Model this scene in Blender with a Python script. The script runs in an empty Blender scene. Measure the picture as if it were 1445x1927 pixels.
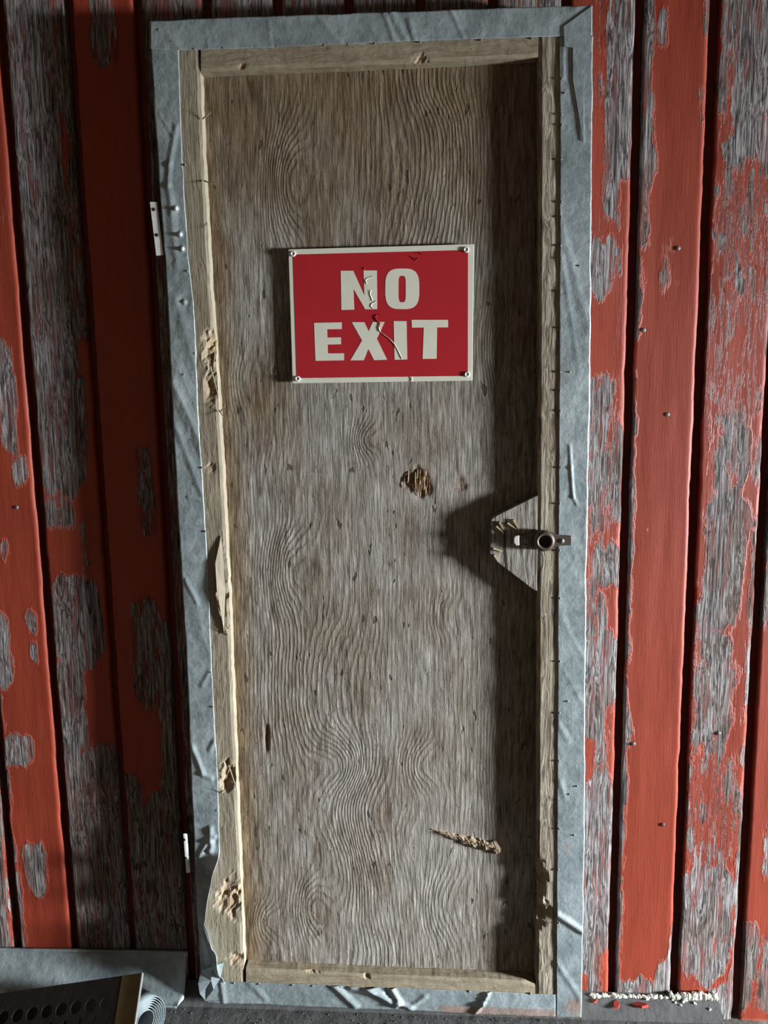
import bpy, bmesh, math, random
import numpy as np
from mathutils import Vector, Matrix
from math import sin, cos, radians, pi

random.seed(7)
S = bpy.context.scene
C = S.collection

# ------------------------------------------------------------------ camera
FOC, CX, CY = 1447.0, 722.5, 963.5            # focal length and centre in a 1445 x 1927 frame
YAW, PITCH, ROLL = radians(3.5), radians(8.1), radians(-0.9)
CAM = np.array([0.0, -1.55, 1.30])
F_ = np.array([-sin(YAW)*cos(PITCH), cos(YAW)*cos(PITCH), -sin(PITCH)])
R0_ = np.cross(F_, [0, 0, 1]); R0_ /= np.linalg.norm(R0_); U0_ = np.cross(R0_, F_)
R_ = R0_*cos(ROLL) + U0_*sin(ROLL); U_ = -R0_*sin(ROLL) + U0_*cos(ROLL)
cam = bpy.data.objects.new('camera', bpy.data.cameras.new('camera'))
C.objects.link(cam); S.camera = cam
cam.data.sensor_fit = 'VERTICAL'; cam.data.sensor_height = 24.0
cam.data.lens = FOC/1927.0*24.0
cam.data.clip_start = 0.02
cam.matrix_world = Matrix(((R_[0], U_[0], -F_[0], CAM[0]), (R_[1], U_[1], -F_[1], CAM[1]),
                           (R_[2], U_[2], -F_[2], CAM[2]), (0, 0, 0, 1)))

# ------------------------------------------------------------------ world, light, exposure
S.view_settings.view_transform = 'Standard'; S.view_settings.look = 'None'
S.view_settings.gamma = 1.0; S.view_settings.use_curve_mapping = False
S.view_settings.exposure = 0.0
W = bpy.data.worlds.new('barn_gloom'); S.world = W; W.use_nodes = True
W.node_tree.nodes['Background'].inputs[0].default_value = (1.0, 0.82, 0.62, 1)
W.node_tree.nodes['Background'].inputs[1].default_value = 0.20
L = bpy.data.lights.new('daylight_outside_doorway', 'AREA'); L.shape = 'RECTANGLE'
L.size = 0.75; L.size_y = 1.75; L.energy = 5100; L.color = (0.86, 0.95, 1.0)
lo = bpy.data.objects.new('daylight_outside_doorway', L); C.objects.link(lo)
lo.location = (6.6, -1.52, 1.30)
lo.rotation_euler = (Vector((0, -0.05, 0.9)) - lo.location).to_track_quat('-Z', 'Y').to_euler()

# ------------------------------------------------------------------ helpers
def at(px, py, y):
    """a point of the plane y that is seen at a pixel of the 1445 x 1927 frame (numpy arrays allowed)"""
    px = np.asarray(px, float); py = np.asarray(py, float)
    d = [F_[i]*FOC + R_[i]*(px-CX) - U_[i]*(py-CY) for i in range(3)]
    t = (y - CAM[1])/d[1]
    return np.stack([CAM[0]+t*d[0], CAM[1]+t*d[1], CAM[2]+t*d[2]], -1)

def hsh(ix, iy, seed):
    n = (ix.astype(np.int64)*374761393 + iy.astype(np.int64)*668265263 + seed*1442695041) & 0x7fffffff
    n = ((n ^ (n >> 13))*1274126177) & 0x7fffffff
    return ((n ^ (n >> 16)) & 0xffff)/65535.0

def vn(x, y, seed=0):
    x = np.asarray(x, float); y = np.asarray(y, float)
    ix = np.floor(x); iy = np.floor(y); fx = x-ix; fy = y-iy
    fx = fx*fx*(3-2*fx); fy = fy*fy*(3-2*fy)
    a = hsh(ix, iy, seed); b = hsh(ix+1, iy, seed); c = hsh(ix, iy+1, seed); d = hsh(ix+1, iy+1, seed)
    return (a*(1-fx)+b*fx)*(1-fy) + (c*(1-fx)+d*fx)*fy - 0.5

def fbm(x, y, seed=0, o=4):
    s = 0; a = 1.0
    for k in range(o):
        s = s + a*vn(x*2**k, y*2**k, seed+k*17); a *= .5
    return s

def link(o, parent=None):
    C.objects.link(o)
    if parent is not None:
        o.parent = parent
    return o

def tag(o, label=None, cat=None, group=None, kind=None):
    for k, v in (('label', label), ('category', cat), ('group', group), ('kind', kind)):
        if v: o[k] = v
    return o

def empty(name, loc=(0, 0, 0)):
    o = bpy.data.objects.new(name, None); o.location = loc; o.empty_display_size = .05
    return link(o)

def mesh_obj(name, verts, faces, mat, parent=None, smooth=False, attrs=None, solid=0, loc=None):
    """verts in world coordinates; a parent with a location gets local ones"""
    v = np.asarray(verts, float).reshape(-1, 3).copy()
    off = np.array(parent.location) if parent is not None and parent.parent is None else np.zeros(3)
    if parent is not None and parent.parent is not None: off = np.array(parent.parent.location)
    v -= off
    o_loc = np.zeros(3)
    if parent is None and loc is not None:
        o_loc = np.array(loc); v -= o_loc
    me = bpy.data.meshes.new(name)
    me.from_pydata([tuple(p) for p in v], [], [tuple(int(i) for i in f) for f in faces])
    me.update()
    if smooth: me.polygons.foreach_set('use_smooth', [True]*len(me.polygons))
    for k, a in (attrs or {}).items():
        at_ = me.attributes.new(k, 'FLOAT', 'POINT'); at_.data.foreach_set('value', np.asarray(a, np.float32).ravel())
    if mat: me.materials.append(mat)
    o = bpy.data.objects.new(name, me); o.location = o_loc
    link(o, parent)
    if solid:
        m = o.modifiers.new('thickness', 'SOLIDIFY'); m.thickness = solid; m.offset = 0
    return o

def grid_faces(r, c, flip=False):
    i = np.arange(r-1)[:, None]*c + np.arange(c-1)[None, :]
    q = np.stack([i, i+1, i+1+c, i+c], -1).reshape(-1, 4)
    return q[:, ::-1] if flip else q

def box_geo(x0, x1, y0, y1, z0, z1):
    v = [(x, y, z) for x in (x0, x1) for y in (y0, y1) for z in (z0, z1)]
    f = [(0, 1, 3, 2), (4, 6, 7, 5), (0, 4, 5, 1), (2, 3, 7, 6), (0, 2, 6, 4), (1, 5, 7, 3)]
    return v, f

def box(name, b, mat, parent=None, bevel=0, kind=None):
    v, f = box_geo(*b)
    o = mesh_obj(name, v, f, mat, parent)
    if bevel:
        m = o.modifiers.new('bevel', 'BEVEL'); m.width = bevel; m.segments = 2
    if kind: o['kind'] = kind
    return o

def prism(name, pts, yf, yb, mat, parent=None, bevel=0):
    """a flat outline of (x, z) points, extruded from yf (front) to yb"""
    n = len(pts)
    v = [(p[0], yf, p[1]) for p in pts] + [(p[0], yb, p[1]) for p in pts]
    f = [tuple(range(n)), tuple(range(2*n-1, n-1, -1))] + [(i, i+n, (i+1) % n+n, (i+1) % n) for i in range(n)]
    o = mesh_obj(name, v, f, mat, parent)
    bm = bmesh.new(); bm.from_mesh(o.data); bmesh.ops.recalc_face_normals(bm, faces=bm.faces); bm.to_mesh(o.data); bm.free()
    if bevel:
        m = o.modifiers.new('bevel', 'BEVEL'); m.width = bevel; m.segments = 2; m.limit_method = 'ANGLE'
    return o

def lathe(name, prof, mat, parent, centre, axis=(0, -1, 0), n=20):
    """profile of (radius, height) turned about an axis through centre"""
    a = Vector(axis).normalized(); q = Vector((0, 0, 1)).rotation_difference(a)
    v = []; f = []
    m = len(prof)
    for i in range(n):
        t = 2*pi*i/n
        for r, h in prof:
            v.append(tuple(Vector(centre) + q @ Vector((r*cos(t), r*sin(t), h))))
    for i in range(n):
        for k in range(m-1):
            a0 = i*m+k; b0 = ((i+1) % n)*m+k
            f.append((a0, b0, b0+1, a0+1))
    return mesh_obj(name, v, f, mat, parent, smooth=True)

# ------------------------------------------------------------------ node helper
class G:
    def __init__(self, name):
        self.m = bpy.data.materials.new(name); self.m.use_nodes = True
        self.t = self.m.node_tree; self.t.nodes.clear()
        self.out = self.t.nodes.new('ShaderNodeOutputMaterial')
        self.b = self.t.nodes.new('ShaderNodeBsdfPrincipled')
        self.t.links.new(self.b.outputs[0], self.out.inputs[0])
        g = self.t.nodes.new('ShaderNodeNewGeometry'); self.P = g.outputs['Position']
        oi = self.t.nodes.new('ShaderNodeObjectInfo'); self.rnd = oi.outputs['Random']
    def set(self, sock, v):
        if isinstance(v, bpy.types.NodeSocket): self.t.links.new(v, sock)
        elif v is not None: sock.default_value = v
    def math(self, op, a, b=None, c=None, clamp=False):
        n = self.t.nodes.new('ShaderNodeMath'); n.operation = op; n.use_clamp = clamp
        for s, v in zip(n.inputs, (a, b, c)): self.set(s, v)
        return n.outputs[0]
    def add(self, a, b): return self.math('ADD', a, b)
    def mul(self, a, b): return self.math('MULTIPLY', a, b)
    def sub(self, a, b): return self.math('SUBTRACT', a, b)
    def sm(self, v, a, b, lo=0., hi=1.):
        n = self.t.nodes.new('ShaderNodeMapRange'); n.interpolation_type = 'SMOOTHSTEP'
        for s, x in zip(n.inputs, (v, a, b, lo, hi)): self.set(s, x)
        return n.outputs[0]
    def vec(self, sx=1., sy=1., sz=1., off=None, src=None):
        n = self.t.nodes.new('ShaderNodeVectorMath'); n.operation = 'MULTIPLY'
        self.set(n.inputs[0], src or self.P); n.inputs[1].default_value = (sx, sy, sz)
        o = n.outputs[0]
        if off is not None:
            c = self.t.nodes.new('ShaderNodeCombineXYZ')
            self.set(c.inputs[0], off); self.set(c.inputs[1], self.mul(off, 1.7)); self.set(c.inputs[2], self.mul(off, 2.3))
            a = self.t.nodes.new('ShaderNodeVectorMath'); a.operation = 'ADD'
            self.t.links.new(o, a.inputs[0]); self.t.links.new(c.outputs[0], a.inputs[1]); o = a.outputs[0]
        return o
    def noise(self, vec, scale, detail=3., rough=.55, dist=0.):
        n = self.t.nodes.new('ShaderNodeTexNoise')
        self.set(n.inputs['Vector'], vec); n.inputs['Scale'].default_value = scale
        n.inputs['Detail'].default_value = detail; n.inputs['Roughness'].default_value = rough
        n.inputs['Distortion'].default_value = dist
        return n.outputs['Fac']
    def voro(self, vec, scale, feature='F1', out='Distance'):
        n = self.t.nodes.new('ShaderNodeTexVoronoi'); n.feature = feature
        self.set(n.inputs['Vector'], vec); n.inputs['Scale'].default_value = scale
        return n.outputs[out]
    def attr(self, name):
        n = self.t.nodes.new('ShaderNodeAttribute'); n.attribute_name = name
        return n.outputs['Fac']
    def ramp(self, f, stops):
        n = self.t.nodes.new('ShaderNodeValToRGB'); e = n.color_ramp.elements
        while len(e) < len(stops): e.new(.5)
        for el, (p, c) in zip(e, stops): el.position = p; el.color = (*c, 1)
        self.set(n.inputs[0], f); return n.outputs[0]
    def mix(self, f, a, b, mode='MIX'):
        n = self.t.nodes.new('ShaderNodeMix'); n.data_type = 'RGBA'; n.blend_type = mode
        self.set(n.inputs[0], f)
        for s, v in ((n.inputs[6], a), (n.inputs[7], b)):
            self.set(s, (*v, 1) if isinstance(v, tuple) else v)
        return n.outputs[2]
    def bump(self, h, dist, strength=1., prev=None):
        n = self.t.nodes.new('ShaderNodeBump'); n.inputs['Distance'].default_value = dist
        self.set(n.inputs['Strength'], strength)
        self.set(n.inputs['Height'], h)
        if prev is not None: self.t.links.new(prev, n.inputs['Normal'])
        return n.outputs[0]
    def done(self, col, rough=.8, metal=0., normal=None, spec=.3):
        b = self.b
        self.set(b.inputs['Base Color'], (*col, 1) if isinstance(col, tuple) else col)
        self.set(b.inputs['Roughness'], rough); self.set(b.inputs['Metallic'], metal)
        b.inputs['Specular IOR Level'].default_value = spec
        if normal is not None: self.t.links.new(normal, b.inputs['Normal'])
        return self.m

def plain(name, col, rough=.6, metal=0., var=.25, scale=40., bump=0.0):
    g = G(name)
    n = g.noise(g.vec(off=g.mul(g.rnd, 9.)), scale, 4.)
    c = g.mix(n, tuple(x*(1-var) for x in col), tuple(min(1, x*(1+var)) for x in col))
    return g.done(c, rough, metal, g.bump(n, bump) if bump else None)

# ------------------------------------------------------------------ materials
def mat_plank():
    g = G('peeling_red_paint')
    off = g.mul(g.rnd, 31.)
    bare = g.attr('bare'); flake = g.attr('flake')
    n1 = g.sub(g.noise(g.vec(1, 1, .30, off), 45., 6., .62), .5)
    n2 = g.sub(g.noise(g.vec(1, 1, .10, off), 150., 4., .6), .5)
    n3 = g.sub(g.noise(g.vec(1, 1, .45, off), 260., 3., .6), .5)
    amp = g.add(1.0, g.mul(flake, 1.5))
    nn = g.add(g.add(g.mul(n1, 3.2), g.mul(n2, g.add(.9, g.mul(flake, 2.5)))), g.mul(n3, .5))
    m = g.add(bare, g.mul(nn, amp))
    mask = g.sm(m, -.05, .07)
    # weathered wood
    warp = g.noise(g.vec(1, 1, .16, off), 20., 2.)
    gv = g.vec(1, 1, .035, g.add(off, g.mul(warp, .035)))
    grain = g.noise(gv, 260., 5., .7, .5)
    fine = g.noise(g.vec(1, 1, .05, off), 640., 4., .7)
    big = g.noise(g.vec(1, 1, .4, off), 9., 3.)
    gr = g.add(g.mul(grain, .65), g.mul(fine, .35))
    wood = g.ramp(gr, [(.40, (.012, .008, .008)), (.47, (.085, .065, .060)), (.55, (.28, .25, .245)), (.64, (.46, .437, .43))])
    wood = g.mix(g.sm(big, .45, .7), wood, (.62, .50, .42), 'MULTIPLY')
    resid = g.mul(g.sm(g.noise(g.vec(1, 1, .08, off), 120., 5.), .53, .62), .65)   # red left in the grain
    wood = g.mix(resid, wood, (.20, .042, .030))
    # paint
    pn = g.noise(g.vec(1, 1, .5, off), 14., 5.)
    paint = g.mix(pn, (.228, .031, .014), (.330, .052, .026))
    paint = g.mix(g.mul(g.sm(g.noise(g.vec(1, 1, .04, off), 330., 2.), .58, .68), .35), paint, (.17, .02, .012))
    cn = g.math('ABSOLUTE', g.sub(g.noise(g.vec(1, 1, .07, off), 130., 4., .6), .5))
    crack = g.mul(g.sm(cn, .0, .035, 1., 0.), g.math('MINIMUM', g.mul(flake, 1.2), 1.))
    paint = g.mix(g.mul(crack, .85), paint, (.035, .012, .010))
    lip = g.mul(g.sm(m, -.40, -.05), g.sub(1., mask))
    paint = g.mix(g.mul(lip, .16), paint, (.55, .16, .11))
    col = g.mix(mask, paint, wood)
    film = g.add(g.mul(g.sub(g.sub(1., mask), g.mul(g.mul(crack, g.sub(1., mask)), .8)), .8), g.mul(lip, .5))
    nb = g.bump(film, .0020)
    nb = g.bump(gr, .0060, g.add(.20, g.mul(mask, .65)), nb)
    ro = g.add(.52, g.mul(mask, .38))
    return g.done(col, ro, 0., nb, .3)

def mat_plywood():
    g = G('weathered_plywood')
    ph = g.attr('phase'); ra = g.attr('ring'); st = g.attr('stain_shade'); raw = g.attr('raw')
    wob = g.sub(g.noise(g.vec(1, 1, .35), 70., 3.), .5)
    s = g.math('SINE', g.mul(g.add(ph, g.mul(wob, 1.3)), 2*pi))
    ringl = g.math('POWER', g.add(.5, g.mul(s, .5)), 2.2)
    fib = g.noise(g.vec(1, 1, .05), 420., 5., .7, .25)
    fib2 = g.noise(g.vec(1, 1, .10), 120., 4., .6)
    chip = g.mul(g.sm(g.noise(g.vec(1, 1, .55), 105., 5., .75), .55, .66), g.sm(g.noise(g.vec(1, 1, .6), 8., 3.), .42, .62))
    h = g.add(g.mul(g.mul(ringl, ra), .58), g.add(g.mul(fib, .85), g.mul(fib2, .35)))
    blot = g.noise(g.vec(1, 1, .55), 7., 5., .6)
    blot2 = g.noise(g.vec(1, 1, .3), 30., 4., .6)
    base = g.ramp(g.add(g.mul(fib, .62), g.mul(fib2, .38)), [(.36, (.060, .044, .033)), (.46, (.172, .146, .121)), (.55, (.296, .266, .234)), (.67, (.45, .418, .380))])
    base = g.mix(g.mul(g.mul(ringl, ra), .34), base, (.10, .078, .06))
    base = g.mix(g.sm(blot, .42, .70), base, (.78, .70, .62), 'MULTIPLY')
    base = g.mix(g.mul(g.sm(blot2, .52, .66), .45), base, (.62, .53, .45), 'MULTIPLY')
    base = g.mix(g.mul(chip, .55), base, (.50, .40, .31), 'MULTIPLY')
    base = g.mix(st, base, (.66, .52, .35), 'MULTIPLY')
    nick = g.sm(g.noise(g.vec(1, 1, .42), 62., 2., .5), .675, .72)
    base = g.mix(g.mul(nick, .8), base, (.05, .035, .025))
    base = g.mix(raw, base, (.17, .085, .04))
    hh = g.sub(g.sub(h, g.mul(chip, .55)), g.mul(nick, 1.0))
    nb = g.bump(g.noise(g.vec(1, 1, .4), 18., 4.), .006, .5)
    nb = g.bump(g.add(hh, g.mul(g.noise(g.vec(1, 1, .5), 260., 4., .7), .5)), .0040, .62, nb)
    return g.done(base, .88, 0., nb, .2)

def mat_lumber(name, horiz=False, lo=(.15, .115, .075), hi=(.46, .39, .285), strong=.5, rnd=1.):
    g = G(name)
    off = g.mul(g.rnd, 17.)
    a = (.07, 1, 1) if horiz else (1, 1, .07)
    b = (.3, 1, 1) if horiz else (1, 1, .3)
    warp = g.noise(g.vec(*b, off), 14., 3.)
    grain = g.noise(g.vec(*a, g.add(off, g.mul(warp, .045))), 130., 4., .6, .15)
    fine = g.noise(g.vec(*a, off), 480., 2.)
    blot = g.noise(g.vec(*b, off), 9., 5.)
    gr = g.add(g.mul(grain, .8), g.mul(fine, .2))
    mid = tuple((x+y)/2 for x, y in zip(lo, hi))
    c = g.ramp(gr, [(.30, tuple(x*.55 for x in lo)), (.42, lo), (.52, mid), (.68, hi)])
    flat = g.mix(g.noise(g.vec(*b, off), 40., 3.), tuple(x*.85 for x in mid), tuple(x*1.1 for x in hi))
    c = g.mix(strong, flat, c)
    c = g.mix(g.mul(g.sm(blot, .5, .72), .6), c, (.62, .52, .40), 'MULTIPLY')
    raw = g.attr('raw')
    c = g.mix(raw, c, g.mix(fine, (.20, .13, .075), (.42, .31, .20)))
    nb = g.bump(gr, .004, .25+.4*strong)
    nb = g.bump(g.noise(g.vec(), 60., 5.), .003, .3, nb)
    return g.done(c, .8, 0., nb, .25)

def mat_metal():
    g = G('galvanised_sheet')
    off = g.mul(g.rnd, 13.)
    sp = g.voro(g.vec(off=off), 90., 'F1', 'Color')
    n = g.noise(g.vec(off=off), 10., 5., .6)
    n2 = g.noise(g.vec(off=off), 55., 4., .6)
    bw = g.t.nodes.new('ShaderNodeRGBToBW'); g.t.links.new(sp, bw.inputs[0])
    v = g.add(g.mul(n, .65), g.add(g.mul(n2, .3), g.mul(bw.outputs[0], .06)))
    c = g.ramp(v, [(.30, (.18, .21, .215)), (.5, (.31, .355, .365)), (.70, (.47, .515, .525))])
    c = g.mix(g.mul(g.sm(n2, .62, .72), .45), c, (.16, .155, .14))
    rust = g.attr('rust')
    rm = g.sm(g.add(rust, g.mul(g.sub(n2, .5), 1.1)), .40, .62)
    c = g.mix(g.mul(rm, .8), c, g.mix(n2, (.16, .085, .06), (.36, .24, .19)))
    nb = g.bump(n, .010, .35)
    nb = g.bump(n2, .003, .35, nb)
    met = g.mul(g.sub(1., rm), .35)
    return g.done(c, g.add(.36, g.mul(n2, .24)), met, nb, .5)

M = {}
M['plank'] = mat_plank()
M['ply'] = mat_plywood()
M['stile'] = mat_lumber('dusty_lumber_upright', False, (.145, .115, .078), (.365, .305, .222), .42)
M['stile_r'] = mat_lumber('cracked_lumber_upright', False, (.13, .10, .07), (.46, .39, .30), .85)
M['rail'] = mat_lumber('dusty_lumber_level', True, (.14, .107, .07), (.355, .29, .20), .4)
M['block'] = mat_lumber('grey_latch_block', False, (.10, .083, .068), (.38, .34, .29), .85)
M['metal'] = mat_metal()
M['iron'] = plain('worn_iron', (.105, .082, .066), .48, .55, .35, 90., .0006)
M['bright'] = plain('bright_worn_steel', (.72, .70, .66), .35, .3, .1, 60.)
M['nail'] = plain('dull_nail', (.20, .19, .18), .5, .4, .3, 120.)
M['zinc'] = plain('pale_zinc', (.78, .79, .77), .45, .2, .15, 70., .0004)
M['cream'] = plain('cream_enamel', (.64, .61, .50), .42, 0, .05, 25., .0002)
M['red'] = plain('red_enamel', (.385, .017, .024), .36, 0, .10, 12., .0003)
M['backing'] = plain('red_stained_backing', (.16, .030, .020), .85, 0, .5, 30.)
M['dark'] = plain('recess_shade', (.035, .027, .022), .9, 0, .4, 30.)  # near-black put in for the shade inside holes, slots and cracks
M['sill'] = plain('grey_sill', (.088, .084, .082), .85, 0, .35, 25., .003)
M['floor'] = plain('dirt_floor', (.16, .145, .125), .95, 0, .35, 8., .01)
M['roof'] = plain('old_boards', (.10, .075, .055), .9, 0, .4, 6.)
M['white'] = plain('white_crumb', (.78, .76, .66), .7, 0, .12, 150.)
M['crumb'] = plain('brown_crumb', (.14, .11, .085), .9, 0, .6, 300.)
M['redchip'] = plain('red_paint_chip', (.38, .05, .03), .6, 0, .2, 80.)
M['screen'] = plain('dark_steel_screen', (.040, .036, .033), .6, .2, .35, 40., .0006)
M['strip'] = plain('yellowed_strip', (.20, .15, .07), .7, 0, .3, 45.)
M['clear'] = plain('clear_plastic_sheet', (.20, .225, .235), .3, 0, .15, 40.)
M['straw'] = plain('fresh_splinter', (.50, .38, .24), .8, 0, .25, 200.)
M['ridge'] = plain('torn_grey_fibre', (.25, .185, .13), .9, 0, .6, 220., .001)
M['raw'] = plain('torn_wood', (.16, .085, .045), .9, 0, .45, 160., .001)

# ------------------------------------------------------------------ the setting
box('floor', (-2.2, 5.0, -3.2, 0.05, -.08, -.03), M['floor'], kind='structure')
box('ceiling', (-2.2, 5.0, -3.2, 0.05, 2.55, 2.62), M['roof'], kind='structure')
box('wall_left', (-2.26, -2.2, -3.2, 0.05, -.08, 2.62), M['roof'], kind='structure')
# unseen far right wall; its low, narrow opening is shaped to cut the daylight
DX, DY0, DY1, DZ = 5.0, -1.48, -0.86, 1.07
wr = empty('wall_right', (DX, 0, 0)); wr['kind'] = 'structure'
box('wall_panel', (DX, DX+.06, -3.2, DY0, -.08, 2.62), M['roof'], wr)
box('wall_panel', (DX, DX+.06, DY1, 0.05, -.08, 2.62), M['roof'], wr)
box('shading_lintel', (DX, DX+.06, DY0, DY1, DZ, 2.62), M['roof'], wr)  # added low header that keeps daylight off the upper boards

PITCHX = .1324; X0 = -.665; GAP = .017; TH = .021
wall = mesh_obj('wall_back', *box_geo(-2.2, 5.0, 0.0, 0.05, -.08, 2.55), M['backing']); wall['kind'] = 'structure'

ZROW = None
def zpix(y, x):           # height on the plank face at a pixel row, near world x
    P = at(CX + x*960, y, -TH); return float(P[2])

def plank(k, spec, base=-1.35, res=.0035, zres=.006, ztop=2.35):
    """spec: boxes (u0, u1, row0, row1, value, flake) across the plank and down the picture; value > 0 is bare"""
    x0 = X0 + PITCHX*k; w = PITCHX - GAP
    R = .0085; r = .002
    prof = [(0, 0), (0, TH-r), (r*.3, TH-r*.3), (r, TH)]
    nx = max(4, int((w-R-r)/res))
    prof += [(r + (w-R-r)*i/nx, TH) for i in range(1, nx+1)]
    prof += [(w-R + R*sin(a), TH-R + R*cos(a)) for a in (pi/12*j for j in range(1, 7))]
    prof += [(w, TH*.3), (w, 0)]
    prof = np.array(prof); n = len(prof)
    zs = np.arange(-.03, ztop+zres, zres); m = len(zs)
    Z = np.repeat(zs[:, None], n, 1); PX = np.repeat(prof[None, :, 0], m, 0); PY = np.repeat(prof[None, :, 1], m, 0)
    edge = np.clip(np.abs(PX/w-.5)*2, 0, 1)**4
    jit = .0022*fbm(Z*14+k*7.3, PX*0+k, 5, 3)*edge + .0012*fbm(Z*60, PX*0+k*3, 9, 2)*edge
    wav = .0010*fbm(Z*4, PX*30+k*9, 3, 3)
    V = np.stack([x0+PX+jit, -(PY+wav*(PY > .01)), Z], -1)
    bare = np.full((m, n), float(base)); flake = np.zeros((m, n))
    U = PX/w
    for (u0, u1, r0, r1, val, fl) in spec:
        xc = x0 + w/2
        za, zb = zpix(r0, xc), zpix(r1, xc)
        # signed distance to the box in units of 10 mm, wandering with height
        sway = .004*fbm(Z*9+u0*3, PX*0+k*2+val, 21, 3)
        hx = (u1-u0)*w/2; hz = (za-zb)/2*.6
        rr = .8*min(hx, hz)
        qx = np.abs(PX-(u0+u1)*w/2+sway)-hx+rr; qz = np.abs(Z-(za+zb)/2+.02*fbm(PX*60+k, Z*3, 33, 2))*.6-hz+rr
        sd = -(np.hypot(np.maximum(qx, 0), np.maximum(qz, 0)) + np.minimum(np.maximum(qx, qz), 0) - rr)/.010
        sd = np.clip(sd, -3, 3)
        if val > 0: bare = np.maximum(bare, sd*val)
        else: bare = np.minimum(bare, -sd*abs(val))
        inside = np.clip(sd+.8, 0, 1)
        flake = np.maximum(flake, inside*fl) if fl > 0 else flake
    faces = [tuple(q) for q in grid_faces(m, n)]
    faces += [tuple(range(n)), tuple(range((m-1)*n+n-1, (m-1)*n-1, -1))]
    o = mesh_obj('plank', V, faces, M['plank'], wall, True, {'bare': bare, 'flake': flake})
    return o

SPEC = {
 -3: [(0, .9, 0, 1000, 1, .5), (.2, 1, 1000, 1900, 1, .6), (.5, .9, 1300, 1500, -1, .5)],
 -2: [(-.2, .62, -100, 520, 1, .5), (.62, 1.1, 380, 420, -1, .3), (.50, .80, 650, 860, 1, .3), (.60, .92, 860, 905, .8, .2), (.30, .44, 1020, 1055, .8, 0), (-.1, .30, 1150, 1290, 1, .2),
      (.66, .80, 1148, 1185, .9, 0), (.68, .80, 1215, 1250, .9, 0), (-.1, .55, 1378, 1440, 1, .0), (.22, .62, 1585, 1685, .9, 0),
      (-.1, .1, 1640, 1800, 1, 0), (-.1, .04, 1300, 1900, 1, 0), (.1, .3, 1810, 1900, .6, 0)],
 -1: [(-.1, .82, -100, 940, 1, .25), (.86, 1.1, -100, 640, .8, .8), (-.1, .55, 940, 990, .7, .8), (.62, .9, 700, 860, .8, .4), (-.1, .95, 1085, 1260, 1, .1),
      (-.1, .50, 1240, 1420, 1, .6), (.2, 1.1, 1400, 1900, 1, .6), (-.1, .3, 1400, 1900, 1, .3), (.62, .74, 985, 1090, .7, .4)],
 0: [(.3, .7, -100, 120, .6, 1), (.62, .86, 850, 1010, .8, .9), (.35, .8, 1130, 1330, .5, 1), (.72, 1.1, 1180, 1900, .9, .4), (.2, 1.1, 1500, 1900, 1, .5), (-.1, .35, 1460, 1900, .9, .6)],
 8-1: [(.55, 1.1, -100, 425, 1, .15), (.30, .52, -100, 230, -1, .6), (.80, 1.1, 335, 800, -1, .1), (.4, .76, 450, 562, 1, .3), (.76, .86, 468, 522, 1, 0),
       (.4, .62, 412, 448, -.8, .6), (.4, .82, 715, 1000, .6, 1), (.76, 1.1, 805, 985, 1, .1), (.4, .72, 990, 1075, -.8, .7), (.74, 1.1, 985, 1022, -1, .1),
       (.55, 1.1, 1028, 1105, 1, .1), (.4, .6, 1090, 1250, .8, 1), (.76, 1.1, 1105, 1188, -1, .1), (.4, .74, 1120, 1260, .6, .9), (.4, 1.1, 1190, 1900, 1, .05),
       (.4, .66, 1385, 1470, -1, .1), (.86, 1.1, 1780, 1870, -1, .1), (.4, .60, 1835, 1900, -.8, .3), (.80, 1.1, 1330, 1470, -.5, .2)],
 8: [(-.2, .14, -100, 160, 1, .1), (-.2, .20, 150, 350, 1, .1), (-.2, .12, 330, 480, 1, .2), (-.2, .05, 480, 640, 1, .1), (-.2, .035, 690, 830, 1, .1), (-.2, .03, 830, 1380, .8, .2),
     (-.2, .13, 1340, 1415, 1, .2), (-.2, .05, 1415, 1640, 1, .2), (-.2, .04, 1640, 1860, 1, .2), (.24, .36, 20, 88, .9, 0), (.88, 1.1, -100, 68, 1, .2), (.90, .97, 170, 245, .8, .1),
     (.94, 1.2, 1725, 1900, 1, 0), (.74, 1.1, 1800, 1900, .8, 0), (-.2, 1.2, 1843, 1900, 1, .1), (.44, .50, 470, 535, .35, .3)],
 9: [(.04, .95, -100, 320, 1, .2), (.10, .24, 92, 260, -.9, .4), (.80, .9, 70, 230, -.9, .6), (.90, 1.2, -100, 330, 1, .1), (.02, .12, 150, 210, 1, 0), (.02, .14, 350, 450, 1, .1),
     (.25, .85, 310, 420, .15, 1), (.32, .52, 462, 515, 1, .1), (.30, .36, 430, 780, .5, .5), (.1, .85, 330, 520, -.3, .9), (-.1, 1.1, 520, 795, -.5, .8), (.93, 1.1, 420, 640, .6, .7), (.30, .78, 800, 900, .4, 1),
     (.2, .52, 835, 960, 1, .3), (.12, .80, 920, 1190, 1, .1), (.20, .72, 1190, 1395, 1, .2), (.04, .3, 1140, 1395, .8, .5), (.9, 1.2, 965, 1330, 1, .05), (.88, 1.2, 820, 905, .7, .5), (.28, .60, 1390, 1435, 1, .3),
     (-.05, .9, 1430, 1622, -.35, .9), (-.05, .92, 1628, 1850, 1, .1), (.90, 1.2, 1400, 1450, .9, 0), (.92, 1.2, 1495, 1900, 1, .05), (.62, .80, 1760, 1815, -.8, .3), (.0, .30, 1842, 1900, -.8, .4), (.5, 1.2, 1850, 1950, .8, .2)],
 10: [(-.2, .10, 0, 260, 1, .4), (-.2, .10, 820, 1060, 1, .6), (-.2, .08, 1060, 1180, .6, .4), (.2, .5, 0, 200, .8, .5), (.28, .42, 1545, 1650, .9, .2), (-.1, .24, 1745, 1900, .9, .7), (.3, .8, 1750, 1900, .9, .8), (.5, 1.1, 300, 1200, .6, .8)],
}
planks = {}
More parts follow.
